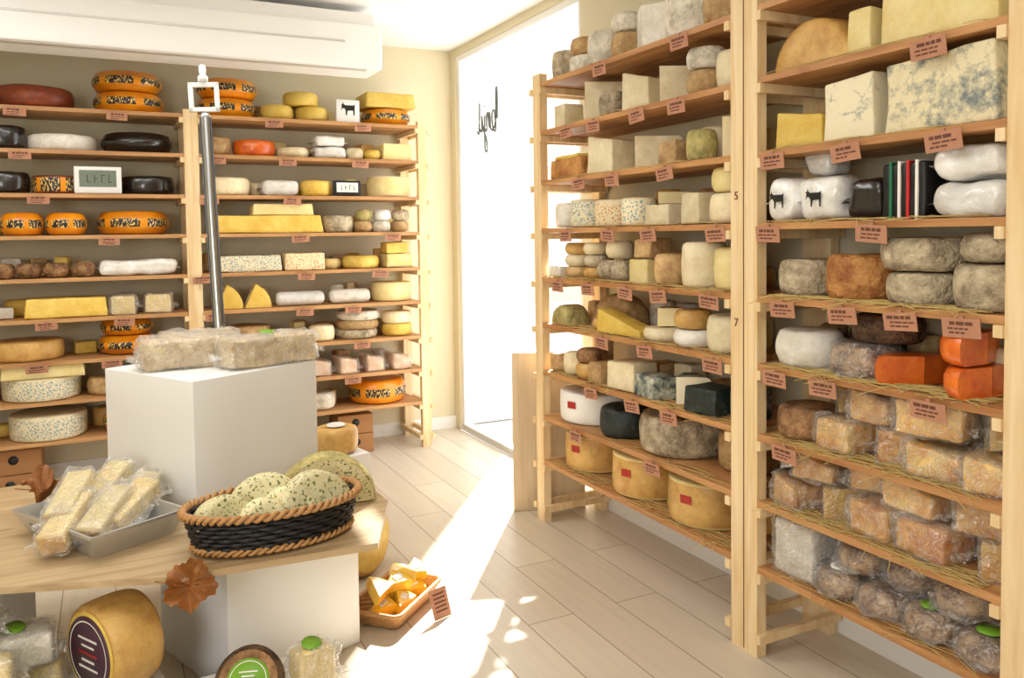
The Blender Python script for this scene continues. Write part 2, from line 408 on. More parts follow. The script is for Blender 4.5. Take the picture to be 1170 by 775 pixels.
mb = MB()
mb.rbox((0, 0, 0), (3.6, .36, .28), .015, 'white_paint')
mb.box((0, -.05, .17), (3.5, .2, .1), 'white_plastic')
mb.box((-.1, -.183, .02), (3.3, .006, .012), 'alu')
mb.box((.2, -.12, -.142), (3.0, .05, .006), 'alu')
for i in range(12):
    mb.box((-1.3+i*.25, .05, .19), (.02, .02, .17), 'alu')
mb.obj('ceiling_air_duct', (-.13, 5.36, 2.83))

# ------------------------------------------------------------------ shelving
LV = [2.42, 2.16, 1.89, 1.63, 1.365, 1.113, .85, .60, .35]
BT = .024
def ladder(mb, c, axis, top, depth, front, w=.07, dp=.045):
    for q in (front+dp/2, front+depth-dp/2):
        if axis == 'y': mb.box((q, c, top/2), (dp, w, top), 'pine_post')
        else: mb.box((c, q, top/2), (w, dp, top), 'pine_post')
    for z in LV+[.12]:
        zz = z-BT-.018
        if axis == 'y':
            for sgn in (-1, 1):
                mb.box((front+depth/2-.004, c+sgn*(w/2+.013), zz), (depth+.012, .026, .034), 'pine_post')
        else:
            for sgn in (-1, 1):
                mb.box((c+sgn*(w/2+.013), front+depth/2-.004, zz), (.026, depth+.012, .034), 'pine_post')
def boards(mb, a, b_, axis, front, depth):
    for z in LV:
        for k in range(2):
            d = depth/2-.004
            off = front+.002+k*(d+.006)+d/2
            if axis == 'y': mb.box((off, (a+b_)/2, z-BT/2), (d, abs(b_-a), BT), 'pine_y')
            else: mb.box(((a+b_)/2, off, z-BT/2), (abs(b_-a), d, BT), 'pine_x')
RF, RD = 2.14, .42
YP1, YP2, YP3 = 3.95, 2.335, 1.30
mb = MB()
ladder(mb, YP1, 'y', 2.47, RD, RF, .08)
ladder(mb, YP2, 'y', 2.62, RD, RF, .14)
ladder(mb, YP3, 'y', 2.62, RD, RF, .09)
mb.box((RF-.001, YP2, 1.31), (.003, .003, 2.6), 'carve')
boards(mb, YP1-.042, YP2+.072, 'y', RF, RD)
boards(mb, YP2-.072, YP3+.047, 'y', RF, RD)
unitR = mb.obj('shelving_unit')
for txt, y_, z_ in (('5', 2.385, 1.72), ('7', 2.385, 1.24), ('10', 1.315, 2.33)):
    cu = bpy.data.curves.new('post_number', 'FONT'); cu.body = txt; cu.size = .045; cu.extrude = .001
    to = bpy.data.objects.new('post_number', cu); scn.collection.objects.link(to)
    to.location = (RF-.002, y_, z_); to.rotation_euler = (PI/2, 0, -PI/2); cu.materials.append(MATS['carve']); to.parent = unitR
BF, BD = 5.76, .455
XP1, XP2, XP3 = 2.15, .535, -1.1
mb = MB()
for c, w in ((XP1, .07), (XP2, .09), (XP3, .07)):
    ladder(mb, c, 'x', 2.45, BD, BF, w)
boards(mb, XP1-.037, XP2+.047, 'x', BF, BD)
boards(mb, XP2-.047, XP3+.037, 'x', BF, BD)
mb.obj('shelving_unit')

def tags(name, unit, lst):
    mb = MB()
    for lvl, s, tilt in lst:
        z = LV[lvl]-.042
        w, h = (.115, .056) if unit == 'R' else (.12, .046)
        if unit == 'R':
            M = Matrix.Translation((RF-.012, s, z)) @ Matrix.Rotation(-PI/2, 4, 'Z') @ Matrix.Rotation(.12, 4, 'X') @ Matrix.Rotation(tilt, 4, 'Y')
        else:
            M = Matrix.Translation((s, BF-.012, z)) @ Matrix.Rotation(.12, 4, 'X') @ Matrix.Rotation(tilt, 4, 'Y')
        mb.box((0, 0, 0), (w, .002, h), 'tagcard', M)
        for zz, hh, n_ in ((.013, .010, 4), (-.002, .005, 4), (-.014, .005, 3)):
            x = -.045+random.uniform(0, .012)
            for q in range(n_):
                ww = random.uniform(.01, .026)
                if x+ww > .048: break
                mb.box((x+ww/2, -.0015, zz), (ww, .0008, hh), 'tagink', M); x += ww+.004
        mb.box((0, .005, h/2+.002), (.014, .008, .01), 'tagcard', M)
    return mb.obj(name)
rt = []
def T(l, *ys):
    for y in ys: rt.append((l, y, random.uniform(-.08, .08)))
T(1, 3.62, 3.36, 3.0, 2.72, 1.57); T(2, 3.5, 3.2, 2.8, 2.18, 1.86, 1.52)
T(3, 3.63, 3.24, 2.92, 2.48, 2.2, 1.76); T(4, 3.72, 3.42, 3.1, 2.85, 2.52, 2.13, 1.87, 1.655, 1.46)
T(5, 3.3, 2.95, 2.5, 2.17, 1.95, 1.56); T(6, 3.4, 3.05, 2.78, 2.12); T(7, 3.55, 2.9); T(0, 3.3, 2.7)
tags('shelf_price_tags', 'R', rt)
rb = []
for l in range(0, 8):
    for s in (-.35, .2, .72, 1.2, 1.75):
        if random.random() < .82: rb.append((l, s+random.uniform(-.18, .18), random.uniform(-.05, .05)))
tags('shelf_price_tags', 'B', rb)

def straw(name, y0, y1, lvls, n):
    mb = MB()
    for l in lvls:
        z0 = LV[l]+.002
        for i in range(n):
            y = random.uniform(y0, y1); x = random.uniform(RF-.005, RF+.1); ln = random.uniform(.1, .26)
            a = random.gauss(PI/2, .3)
            if random.random() < .12: a = random.uniform(0, PI)
            dx, dy = math.cos(a)*ln/2, math.sin(a)*ln/2
            ya = max(y0, min(y1, y-dy)); yb = max(y0, min(y1, y+dy))
            za = z0+random.uniform(0, .006); zb = z0+random.uniform(0, .006)
            xa, xb = x-dx, x+dx
            if xa < RF: za -= (RF-xa)*.3
            if xb < RF: zb -= (RF-xb)*.3
            mid = ((xa+xb)/2, (ya+yb)/2, max(za, zb)+random.uniform(0, .004))
            mb.tube([(xa, ya, za), mid, (xb, yb, zb)], random.uniform(.001, .0018), 'straw', sides=3)
    mb.obj(name)
straw('straw_bedding', 2.42, 3.88, [4, 5, 6, 8], 110)
straw('straw_bedding', 2.42, 3.88, [0, 1, 2, 3, 7], 25)
straw('straw_bedding', 1.4, 2.22, [4, 5, 6, 7], 150)
straw('straw_bedding', 1.4, 2.22, [1, 2, 3, 8], 35)

# ------------------------------------------------------------------ cheeses
GOAT = [(0, .3), (.05, .55), (0, .62), (.08, .66), (.12, .8), (.16, .66), (.25, .6), (.75, .6), (.85, .68), (.83, .5), (.82, 0), (.75, 0), (.72, .3), (.4, .28), (.35, 0), (.28, 0), (.27, .3), (.18, .42), (.1, .42)]
def goat(mb, M, s, mat='black'):
    mb.add([((x-.42)*s, 0, (z-.35)*s) for x, z in GOAT], [tuple(range(len(GOAT)))], mat, False, M)
FP = {}
def item(kind, unit, lvl, s, a, b=0, h=.1, mat='cream', z=0, d=None, rot=0, cut='paste', ang=2*PI, name=None, label=None, bulge=None, amp=None, wedge=0, film=False, side=None):
    zt = (LV[lvl] if lvl is not None else 0)+.003+z
    if unit == 'R': d = 2.335 if d is None else d; loc = (d, s, zt); base = -PI/2
    elif unit == 'B': d = 5.985 if d is None else d; loc = (s, d, zt); base = 0
    else: loc = (s, d, zt); base = 0
    if lvl is not None and z < .01:
        if kind == 'q':
            th = base+rot; FP.setdefault((unit, lvl), []).append((s+(math.sin(th) if unit == 'R' else math.cos(th))*a*.55, d+(math.cos(th) if unit == 'R' else math.sin(th))*a*.55, a*.6))
        else: FP.setdefault((unit, lvl), []).append((s, d, (max(a, b)/2*1.05 if kind in 'bpl' else a)))
    mb = MB()
    if kind == 'w':
        A = .003 if amp is None else amp
        mb.lathe(wheel_prof(a, h, None, bulge if bulge is not None else .004), mat, amp=A, fr=12)
        nm = 'cheese_wheel'
        if film:
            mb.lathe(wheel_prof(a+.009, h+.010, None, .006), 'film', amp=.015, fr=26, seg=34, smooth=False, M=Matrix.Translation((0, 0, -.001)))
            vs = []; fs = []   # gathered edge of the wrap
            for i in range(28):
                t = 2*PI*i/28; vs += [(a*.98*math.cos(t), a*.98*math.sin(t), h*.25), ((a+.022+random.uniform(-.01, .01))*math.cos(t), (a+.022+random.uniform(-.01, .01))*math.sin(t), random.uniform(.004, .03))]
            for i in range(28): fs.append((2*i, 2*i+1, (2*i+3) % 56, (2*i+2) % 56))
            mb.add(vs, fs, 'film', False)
        if label: mb.lathe([(.001, h+.014), (a*.4, h+.014), (a*.44, h+.008)], label)
    elif kind == 'g':
        e = min(.035, h*.3); pr = wheel_prof(a*.94, h, e, a*.06)
        sd = 'band' if mat == 'gouda' else mat
        pm = [mat]*12; pm[5] = sd; pm[6] = sd
        mb.lathe(pr, pm, amp=.001, seg=48); nm = 'cheese_wheel'
    elif kind == 'c':
        pr = wheel_prof(a, h, .012, .002); pm = [mat]*12
        for k in (4, 5, 6, 7): pm[k] = cut
        mb.lathe(pr, pm, amp=.001, seg=48); nm = 'cheese_wheel'
        if side:
            for n_, q in enumerate((-2.35, -1.3)):
                M = Matrix.Rotation(q+PI/2+PI, 4, 'Z') @ Matrix.Translation((0, a+.004, h*(.62 if n_ else .3))) @ Matrix.Rotation(-PI/2, 4, 'X')
                if n_: mb.box((0, 0, 0), (.055, .035, .002), side, M)
                else:
                    mb.lathe([(.001, 0), (.02, 0), (.022, -.006)], 'greenlabel', M=M, seg=18)
                    mb.lathe([(.001, .001), (.011, .001)], 'whitelabel', M=M, seg=18)
    elif kind == 'q':
        mb.lathe(wheel_prof(a, h, None, .004), mat, ang=ang, amp=.002, cut=cut, M=Matrix.Rotation(-ang/2, 4, 'Z'))
        nm = 'cheese_wedge'
        if film:
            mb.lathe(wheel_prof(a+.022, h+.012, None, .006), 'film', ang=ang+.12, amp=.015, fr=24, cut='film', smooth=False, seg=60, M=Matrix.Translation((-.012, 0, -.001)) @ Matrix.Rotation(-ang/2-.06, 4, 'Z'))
            nm = 'wrapped_cheese_wedge'
    elif kind == 'b':
        mb.rbox((0, 0, h/2), (a, b, h), .009, mat, amp=.005 if amp is None else amp, fr=9, wedge=wedge, taper=.04); nm = 'cheese_block'
    elif kind == 'p':
        A = .006 if amp is None else amp
        mb.rbox((0, 0, h/2), (a, b, h), min(.014 if film else .035, h*.35), mat, amp=A, fr=12, wedge=wedge, n=5, smooth=True)
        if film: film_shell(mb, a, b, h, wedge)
        else:
            for sg in (-1, 1):
                vs = []; fs = []
                for i in range(9):
                    t = -b*.42+b*.84*i/8
                    zz = h*.45+random.uniform(-.008, .008)
                    vs += [(sg*a*.46, t*.8, h*.45), (sg*(a*.5+.018+random.uniform(0, .008)), t, zz)]
                for i in range(8): fs.append((2*i, 2*i+1, 2*i+3, 2*i+2))
                mb.add(vs, fs, mat, True)
        if label:
            mb.lathe([(.001, 0), (.03, 0), (.032, -.004)], label, M=Matrix.Translation((0, 0, h*(1-wedge/2)+.016)) @ Matrix.Rotation(.2, 4, 'X'), seg=20)
        nm = 'wrapped_cheese'
    elif kind == 'l':
        M = Matrix.Translation((-a/2, 0, h/2)) @ Matrix.Rotation(PI/2, 4, 'Y')
        mb.lathe([(.001, 0), (h*.3, .002), (h*.44, h*.12), (h*.5, h*.3), (h*.5, a*.5), (h*.5, a-h*.3), (h*.44, a-h*.12), (h*.3, a-.002), (.001, a)], mat, M=M, amp=.004, fr=14, seg=20); nm = 'cheese_log'
    elif kind == 's':
        M = Matrix.Translation((0, b/2, 0)) @ Matrix.Rotation(PI/2, 4, 'X')
        mb.lathe(wheel_prof(a, b, None, .003), mat, ang=PI, amp=.002, cut=cut, M=M); nm = 'cheese_half_wheel'
    return mb.obj(name or nm, loc, (0, 0, base+rot))

R = lambda k, l, s, a, b=0, h=.1, mat='cream', **o: item(k, 'R', l, s, a, b, h, mat, **o)
B = lambda k, l, s, a, b=0, h=.1, mat='cream', **o: item(k, 'B', l, s, a, b, h, mat, **o)

# --- right unit, far bay
R('w', 0, 3.80, .085, h=.15, mat='greyrind', d=2.26); R('w', 0, 3.62, .085, h=.09, mat='greywhite', d=2.26); R('w', 0, 3.62, .08, h=.09, mat='tan', d=2.26, z=.093)
R('w', 0, 3.43, .1, h=.17, mat='greywhite', d=2.27); R('w', 0, 3.24, .075, h=.12, mat='tan', d=2.25); R('w', 0, 3.24, .07, h=.09, mat='greywhite', d=2.25, z=.125)
R('q', 0, 3.06, .17, h=.2, mat='ivory', ang=2.2, d=2.20, rot=PI/2, cut='ivory'); R('w', 0, 2.80, .12, h=.19, mat='greywhite', d=2.29); R('w', 0, 2.56, .1, h=.16, mat='tan', d=2.27)
R('b', 1, 3.82, .11, .13, .13, 'cream', d=2.27); R('q', 1, 3.53, .26, h=.2, mat='tan', ang=1.15, rot=PI/2+.15, d=2.19, cut='cream')
R('w', 1, 3.33, .06, h=.12, mat='greyrind', d=2.22); R('b', 1, 3.15, .17, .18, .19, 'cream', d=2.30, rot=.2, wedge=.25); R('q', 1, 2.90, .25, h=.16, mat='tan', ang=1.15, rot=PI/2+.1, cut='cream', d=2.18)
R('w', 1, 2.67, .08, h=.1, mat='tan', d=2.25); R('w', 1, 2.67, .08, h=.09, mat='greywhite', z=.103, d=2.25); R('w', 1, 2.5, .07, h=.15, mat='cream', d=2.25)
R('b', 2, 3.7, .32, .16, .1, 'orange_brown_rib', d=2.25); R('b', 2, 3.7, .24, .15, .02, 'yellow', d=2.25, z=.1)
R('b', 2, 3.40, .19, .18, .19, 'cream', d=2.27, rot=.15, wedge=.15); R('q', 2, 3.1, .22, h=.15, mat='tan', ang=1.15, rot=PI/2+.1, cut='cream', d=2.19); R('b', 2, 2.86, .12, .13, .1, 'tan', d=2.25); R('w', 2, 2.68, .06, h=.13, mat='greenrind', d=2.23); R('q', 2, 2.51, .14, h=.16, mat='tan', ang=1.2, rot=PI/2, d=2.19)
R('w', 3, 3.80, .07, h=.13, mat='ivory', d=2.25); R('c', 3, 3.6, .11, h=.14, mat='cream', cut='labeldot', d=2.27); R('c', 3, 3.36, .12, h=.13, mat='cream', cut='reddot', d=2.28); R('c', 3, 3.14, .08, h=.13, mat='cream', cut='labeldot', d=2.24)
R('b', 3, 2.93, .18, .18, .09, 'cream', d=2.27); R('q', 3, 2.94, .15, h=.05, mat='honey', ang=1.0, rot=PI/2, d=2.2, z=.096); R('b', 3, 2.7, .11, .12, .13, 'cream', d=2.24); R('w', 3, 2.52, .085, h=.12, mat='cream', d=2.25); R('w', 3, 2.52, .075, h=.1, mat='paleyellow', d=2.25, z=.123)
R('b', 4, 3.83, .13, .14, .06, 'ivory', d=2.24)
for k in range(3): R('w', 4, 3.67, .065, h=.06, mat=('tan', 'cream', 'honey')[k], z=k*.062, d=2.23); R('w', 4, 3.53, .06, h=.06, mat=('honey', 'greyrind', 'cream')[k], z=k*.062, d=2.25)
R('l', 4, 3.31, .22, h=.1, mat='greyrind', d=2.22); R('l', 4, 3.31, .22, h=.1, mat='greywhite', d=2.33); R('w', 4, 3.36, .065, h=.09, mat='cream', d=2.28, z=.104); R('b', 4, 3.08, .15, .15, .11, 'paleyellow', d=2.26); R('b', 4, 3.06, .13, .13, .09, 'tan', d=2.26, z=.116)
R('w', 4, 2.88, .075, h=.14, mat='tan', d=2.23); R('w', 4, 2.68, .09, h=.19, mat='cream', d=2.24); R('w', 4, 2.49, .08, h=.17, mat='paleyellow', d=2.24)
R('s', 5, 3.79, .1, .14, mat='greenrind', d=2.25); R('s', 5, 3.50, .17, .12, mat='tan', d=2.38, cut='honey', rot=.2); R('b', 5, 3.22, .3, .12, .12, 'yellow', d=2.22, wedge=.75, rot=.15); R('w', 5, 3.42, .05, h=.06, mat='honey', d=2.22)
R('w', 5, 2.95, .1, h=.06, mat='cream', d=2.25); R('q', 5, 2.95, .13, h=.08, mat='tan', ang=1.3, d=2.2, z=.066, rot=PI/2); R('w', 5, 2.75, .09, h=.07, mat='ivory', d=2.25); R('w', 5, 2.76, .08, h=.08, mat='honey', d=2.25, z=.073); R('w', 5, 2.53, .09, h=.15, mat='cream', d=2.25)
R('w', 6, 3.84, .06, h=.1, mat='tan', d=2.22); R('w', 6, 3.71, .06, h=.12, mat='cream', d=2.23); R('w', 6, 3.57, .07, h=.08, mat='honey', d=2.23); R('w', 6, 3.57, .065, h=.07, mat='brownrind', d=2.23, z=.083); R('b', 6, 3.42, .12, .14, .1, 'tan', d=2.23)
R('b', 6, 3.22, .19, .16, .13, 'cream', d=2.25, rot=.15); R('b', 6, 3.0, .17, .14, .1, 'bluegrey', d=2.23, rot=-.1); R('q', 6, 2.82, .15, h=.12, mat='bluegrey', ang=1.3, rot=PI/2, cut='bluevein', d=2.20); R('b', 6, 2.62, .18, .15, .11, 'darkgreen', d=2.23, rot=.1); R('b', 6, 2.465, .09, .15, .12, 'bluegrey', d=2.3)
R('c', 7, 3.70, .2, h=.16, mat='white_plastic', cut='whitelabel', d=2.36, name='round_cheese_box', side='redlabel')
R('w', 7, 3.33, .125, h=.14, mat='darkgreen', d=2.29); R('w', 7, 2.97, .195, h=.17, mat='greyrind', d=2.36, bulge=.008); R('w', 7, 2.59, .12, h=.16, mat='tan', d=2.4)
for y_, r_ in ((3.68, .17), (3.2, .185), (2.76, .185)):
    R('c', 8, y_, r_, h=.19, mat='paleyellow', cut='honey', d=2.345, side='redlabel')
R('w', 8, 2.48, .075, h=.18, mat='honey', d=2.45)
# --- right unit, near bay
R('b', 0, 2.05, .3, .25, .14, 'greywhite', d=2.3); R('b', 0, 1.65, .35, .25, .14, 'cream', d=2.3)
R('s', 1, 2.08, .17, .2, mat='honey', d=2.30, cut='yellow'); R('b', 1, 1.85, .09, .16, .14, 'paleyellow', d=2.25); R('b', 1, 1.58, .38, .26, .17, 'paleyellow', d=2.30)
R('b', 2, 2.12, .2, .18, .13, 'yellow', d=2.27, rot=.1, wedge=.2); R('b', 2, 1.90, .19, .19, .19, 'bluevein', d=2.27, rot=.08, wedge=-.12); R('b', 2, 1.57, .36, .22, .21, 'greymold', d=2.28, rot=-.03, wedge=-.08, amp=.009)
for y_, a_, d_ in ((2.17, .13, 2.22), (2.01, .17, 2.25)):
    o = R('p', 3, y_, a_, a_*1.05, .15, 'white_wrap', d=d_, amp=.014)
    mb = MB(); goat(mb, Matrix.Identity(4), .08); g = mb.obj('goat_print', (0, -a_*.55-.008, .075)); g.parent = o
R('p', 3, 2.1, .12, .12, .09, 'white_wrap', z=.158, d=2.32, amp=.012)
R('p', 3, 1.83, .14, .16, .13, 'blackwax', d=2.25, amp=.01)
mb = MB()
mb.rbox((0, 0, .085), (.15, .15, .17), .01, 'black', amp=.003)
for k, c_ in enumerate(('ribbon_green', 'whitelabel', 'ribbon_red', 'whitelabel')):
    mb.box((-.04+k*.03, 0, .086), (.009, .16, .176), c_)
mb.obj('ribboned_cheese_package', (2.25, 1.685, LV[3]+.003), (0, 0, -PI/2))
R('p', 3, 1.48, .21, .2, .1, 'white_wrap', d=2.26, amp=.014); R('p', 3, 1.48, .2, .19, .1, 'white_wrap', d=2.26, z=.106, amp=.014)
R('w', 4, 2.13, .1, h=.13, mat='greyrind', d=2.26); R('w', 4, 1.905, .115, h=.15, mat='orange_brown_rib', d=2.27, amp=.004)
R('w', 4, 1.675, .11, h=.1, mat='greyrind', d=2.27, amp=.005); R('w', 4, 1.68, .12, h=.1, mat='greyrind', d=2.27, z=.106, amp=.005); R('w', 4, 1.45, .09, h=.13, mat='greyrind', d=2.24, amp=.005); R('w', 4, 1.45, .085, h=.08, mat='greyrind', d=2.26, z=.138)
R('w', 5, 2.125, .11, h=.13, mat='ivory', d=2.26, bulge=.01); R('w', 5, 2.0, .09, h=.14, mat='darkbrown', d=2.45); R('w', 5, 1.89, .105, h=.1, mat='brownwrapped', d=2.26, film=True); R('w', 5, 1.84, .11, h=.09, mat='darkbrown', d=2.31, z=.115, amp=.005)
R('q', 5, 1.66, .14, h=.09, mat='orange', ang=2.4, rot=PI*.9, d=2.25, cut='orange'); R('q', 5, 1.44, .12, h=.09, mat='orange', ang=2.8, rot=PI*1.0, d=2.24, cut='orange'); R('q', 5, 1.46, .12, h=.09, mat='orange', ang=2.8, rot=PI*1.05, d=2.25, cut='orange', z=.096)
R('w', 6, 2.13, .105, h=.12, mat='brownrind', d=2.26)
def bagrow(l, mats, spec):
    for i, (y_, z_, a_, d_) in enumerate(spec):
        mt = mats[i % len(mats)]
        if i % 3 == 1 and a_ < .18:
            R('q', l, y_, .155, h=.105, mat=mt, z=z_, d=d_-.07, rot=PI/2+random.uniform(-.25, .25), ang=1.0, cut=mt, film=True)
        else:
            R('p', l, y_, a_, .15, .105, mt, z=z_, d=d_, rot=random.uniform(-.35, .35), wedge=random.choice((0, .3, .45)), film=True)
bagrow(6, ['golden', 'amber', 'golden', 'golden'], [(1.95, 0, .15, 2.25), (1.78, 0, .15, 2.26), (1.60, 0, .16, 2.25), (1.43, 0, .14, 2.25), (2.0, .115, .14, 2.33), (1.84, .117, .14, 2.28), (1.63, .117, .2, 2.27), (1.44, .115, .14, 2.3)])
bagrow(7, ['amber', 'golden', 'amber'], [(2.16, 0, .13, 2.25), (1.99, 0, .16, 2.25), (1.81, 0, .16, 2.26), (1.62, 0, .17, 2.25), (1.43, 0, .15, 2.25), (2.08, .115, .15, 2.27), (1.89, .117, .15, 2.34), (1.68, .117, .18, 2.27), (1.46, .115, .15, 2.28)])
R('p', 8, 2.13, .18, .18, .2, 'ivory', d=2.27, film=True)
for i, (y_, z_, d_) in enumerate([(1.96, 0, 2.23), (1.79, 0, 2.24), (1.62, 0, 2.24), (1.44, 0, 2.24), (1.9, .098, 2.27), (1.73, .098, 2.30), (1.54, .098, 2.27), (1.93, .0, 2.41), (1.75, 0, 2.42)]):
    R('w', 8, y_, .076, h=.083, mat='brownwrapped', z=z_, d=d_, film=True, label='greenlabel' if i in (2, 3, 5) else ('whitelabel' if i in (0, 4, 6) else None))

# --- back unit, left bay
B('w', 0, -.37, .22, h=.13, mat='redbrown', bulge=.01); B('g', 0, .18, .215, h=.13, mat='gouda'); B('g', 0, .17, .21, h=.13, mat='gouda', z=.133)
B('w', 0, -.85, .2, h=.14, mat='yellow')
B('w', 1, -.53, .12, h=.14, mat='blackwax', d=5.9); B('w', 1, -.22, .2, h=.1, mat='ivory'); B('g', 1, .22, .22, h=.13, mat='blackwax')
B('w', 2, -.53, .13, h=.13, mat='blackwax', d=5.91); B('c', 2, -.25, .14, h=.11, mat='redbrown', cut='band', d=5.92); B('w', 2, .27, .17, h=.12, mat='blackwax')
B('g', 3, -.45, .12, h=.14, mat='gouda', d=5.9); B('g', 3, -.21, .12, h=.14, mat='gouda', d=5.9); B('g', 3, .18, .22, h=.15, mat='gouda')
for x_ in (-.56, -.42, -.27, -.12): B('w', 4, x_, .065, h=.09, mat='brownrind', d=5.86, bulge=.01)
B('p', 4, .2, .46, .25, .1, 'white_wrap', d=5.92, amp=.014)
B('b', 5, -.22, .46, .24, .12, 'yellow', d=5.92); B('p', 5, .1, .14, .2, .12, 'paleslice', d=5.9, film=True); B('p', 5, .31, .16, .18, .12, 'paleslice', d=5.9, film=True)
B('g', 6, .12, .18, h=.12, mat='gouda'); B('g', 6, .12, .16, h=.1, mat='gouda', z=.124); B('w', 6, -.45, .2, h=.12, mat='honey')
B('c', 7, -.38, .22, h=.14, mat='cream', cut='labeldot', d=5.98)
B('b', 7, -.36, .46, .38, .08, 'paleyellow', z=.143, d=5.97); B('w', 7, .0, .12, h=.11, mat='tan', d=5.92); B('w', 7, .3, .14, h=.15, mat='honey')
B('c', 8, -.35, .22, h=.15, mat='cream', cut='labeldot', d=5.98); B('g', 8, .1, .14, h=.14, mat='gouda', d=5.9)
# --- back unit, right bay
B('g', 0, .79, .2, h=.13, mat='gouda'); B('g', 0, .8, .2, h=.13, mat='gouda', z=.133); B('w', 0, 1.12, .11, h=.1, mat='yellow', d=5.9); B('w', 0, 1.36, .11, h=.1, mat='yellow', d=5.9); B('w', 0, 1.29, .12, h=.1, mat='yellow', d=5.92, z=.103)
B('g', 0, 1.93, .185, h=.12, mat='gouda', d=5.96); B('b', 0, 1.93, .38, .3, .11, 'yellow', d=5.96, z=.124)
B('w', 1, .71, .09, h=.12, mat='tan', d=5.88); B('w', 1, .96, .14, h=.11, mat='orange', d=5.92); B('w', 1, 1.22, .11, h=.07, mat='cream', d=5.9); B('p', 1, 1.47, .23, .2, .08, 'white_wrap', d=5.9, amp=.01); B('p', 1, 1.47, .21, .19, .07, 'white_wrap', d=5.9, z=.085, amp=.01); B('w', 1, 1.66, .06, h=.08, mat='cream', d=5.86); B('w', 1, 1.79, .06, h=.07, mat='yellow', d=5.86); B('b', 1, 1.97, .22, .2, .12, 'paleyellow', d=5.9)
B('w', 2, .78, .14, h=.12, mat='cream', d=5.92); B('p', 2, 1.12, .25, .22, .11, 'white_wrap', d=5.92); B('w', 2, 1.38, .11, h=.11, mat='yellow', d=5.9); B('c', 2, 1.94, .16, h=.15, mat='cream', cut='paleyellow', d=5.95)
B('b', 3, 1.02, .76, .24, .12, 'yellow', d=5.9); B('b', 3, 1.13, .42, .2, .08, 'paleyellow', d=5.9, z=.123); B('w', 3, 1.53, .11, h=.12, mat='greyrind', d=5.89)
for i, x_ in enumerate((1.71, 1.85, 1.99)):
    B('w', 3, x_, .065, h=.08, mat='greywhite' if i % 2 else 'tan', d=5.86); B('w', 3, x_+.01, .062, h=.08, mat=('greenrind', 'white_wrap', 'greyrind')[i], d=5.86, z=.083)
B('b', 4, .9, .42, .22, .11, 'labeldot', d=5.9); B('b', 4, 1.27, .28, .22, .12, 'reddot', d=5.9); B('w', 4, 1.70, .13, h=.09, mat='yellow', d=5.9); B('b', 4, 1.97, .2, .2, .1, 'paleyellow', d=5.9); B('b', 4, 1.96, .17, .18, .08, 'yellow', d=5.9, z=.105)
for x_ in (.76, .95):
    mb = MB(); M = Matrix.Translation((-.09, .05, 0)) @ Matrix.Rotation(PI/2, 4, 'X')
    mb.lathe(wheel_prof(.18, .1, .012, .003), 'yellow', ang=1.15, cut='paleyellow', M=M)
    mb.obj('cheese_wedge', (x_, 5.88, LV[5]+.003))
    FP.setdefault(('B', 5), []).append((x_, 5.88, .1))
B('l', 5, 1.24, .34, h=.1, mat='white_wrap', d=5.86); B('l', 5, 1.25, .3, h=.09, mat='ivory', d=5.97); B('l', 5, 1.6, .3, h=.1, mat='ivory', d=5.86); B('c', 5, 1.94, .15, h=.14, mat='paleyellow', cut='paleyellow', d=5.94)
B('w', 6, 1.39, .09, h=.11, mat='cream', d=5.87)
for k in range(3): B('w', 6, 1.66+.01*k, .155, h=.065, mat=('greyrind', 'tan', 'greywhite')[k], d=5.93, z=k*.067)
for k in range(2): B('w', 6, 1.97, .11, h=.09, mat=('yellow', 'cream')[k], d=5.9, z=k*.093)
B('w', 6, .9, .15, h=.13, mat='tan')
for i, x_ in enumerate((1.36, 1.56, 1.76, 1.96)): B('p', 7, x_, .13, .2, .12, 'pinkroll', d=5.89, rot=.1, film=True, wedge=.2)
B('w', 7, 1.1, .14, h=.13, mat='honey')
B('g', 8, 1.83, .22, h=.17, mat='gouda'); B('w', 8, 1.38, .1, h=.12, mat='greywhite', d=5.9); B('w', 8, 1.1, .14, h=.13, mat='tan')
FP.setdefault(('B', 2), []).extend([(-.02, 5.84, .12), (1.58, 5.84, .1)]); FP.setdefault(('B', 0), []).append((1.6, 5.84, .1)); FP.setdefault(('R', 3), []).append((1.685, 2.25, .1))
# --- back-row stock filling the gaps, no footprint overlaps
random.seed(21)
def fill(unit, lvls, s0, s1, d0, d1, tries, mats, hmax=.17):
    for l in lvls:
        lst = FP.setdefault((unit, l), [])
        for t in range(tries):
            r = random.uniform(.045, .1); s = random.uniform(s0+r, s1-r); d = random.uniform(d0+r, max(d0+r+.001, d1-r))
            if any((s-q[0])**2+(d-q[1])**2 < (r+q[2]*.98)**2 for q in lst): continue
            k = random.choice('wwb'); m = random.choice(mats); h = random.uniform(.07, hmax)
            if k == 'w': item('w', unit, l, s, r*.97, 0, h, m, d=d)
            else: item('b', unit, l, s, r*1.35, r*1.35, h, m, d=d, rot=random.uniform(-.3, .3))
fill('R', range(0, 7), YP2+.11, YP1-.06, RF+.02, RF+RD, 110, ['cream', 'tan', 'honey', 'greyrind', 'greywhite', 'cream', 'paleyellow', 'brownrind'])
fill('R', [0, 1, 2, 3, 4, 5], YP3+.08, YP2-.11, RF+.02, RF+RD, 110, ['cream', 'brownrind', 'tan', 'greyrind', 'honey'], .15)
fill('B', range(0, 9), XP2+.07, XP1-.06, BF+.02, BF+BD, 110, ['cream', 'tan', 'honey', 'ivory', 'yellow', 'paleyellow'], .14)
fill('B', range(1, 9), -.9, XP2-.07, BF+.02, BF+BD, 60, ['honey', 'tan', 'yellow', 'ivory'], .13)
random.seed(5)

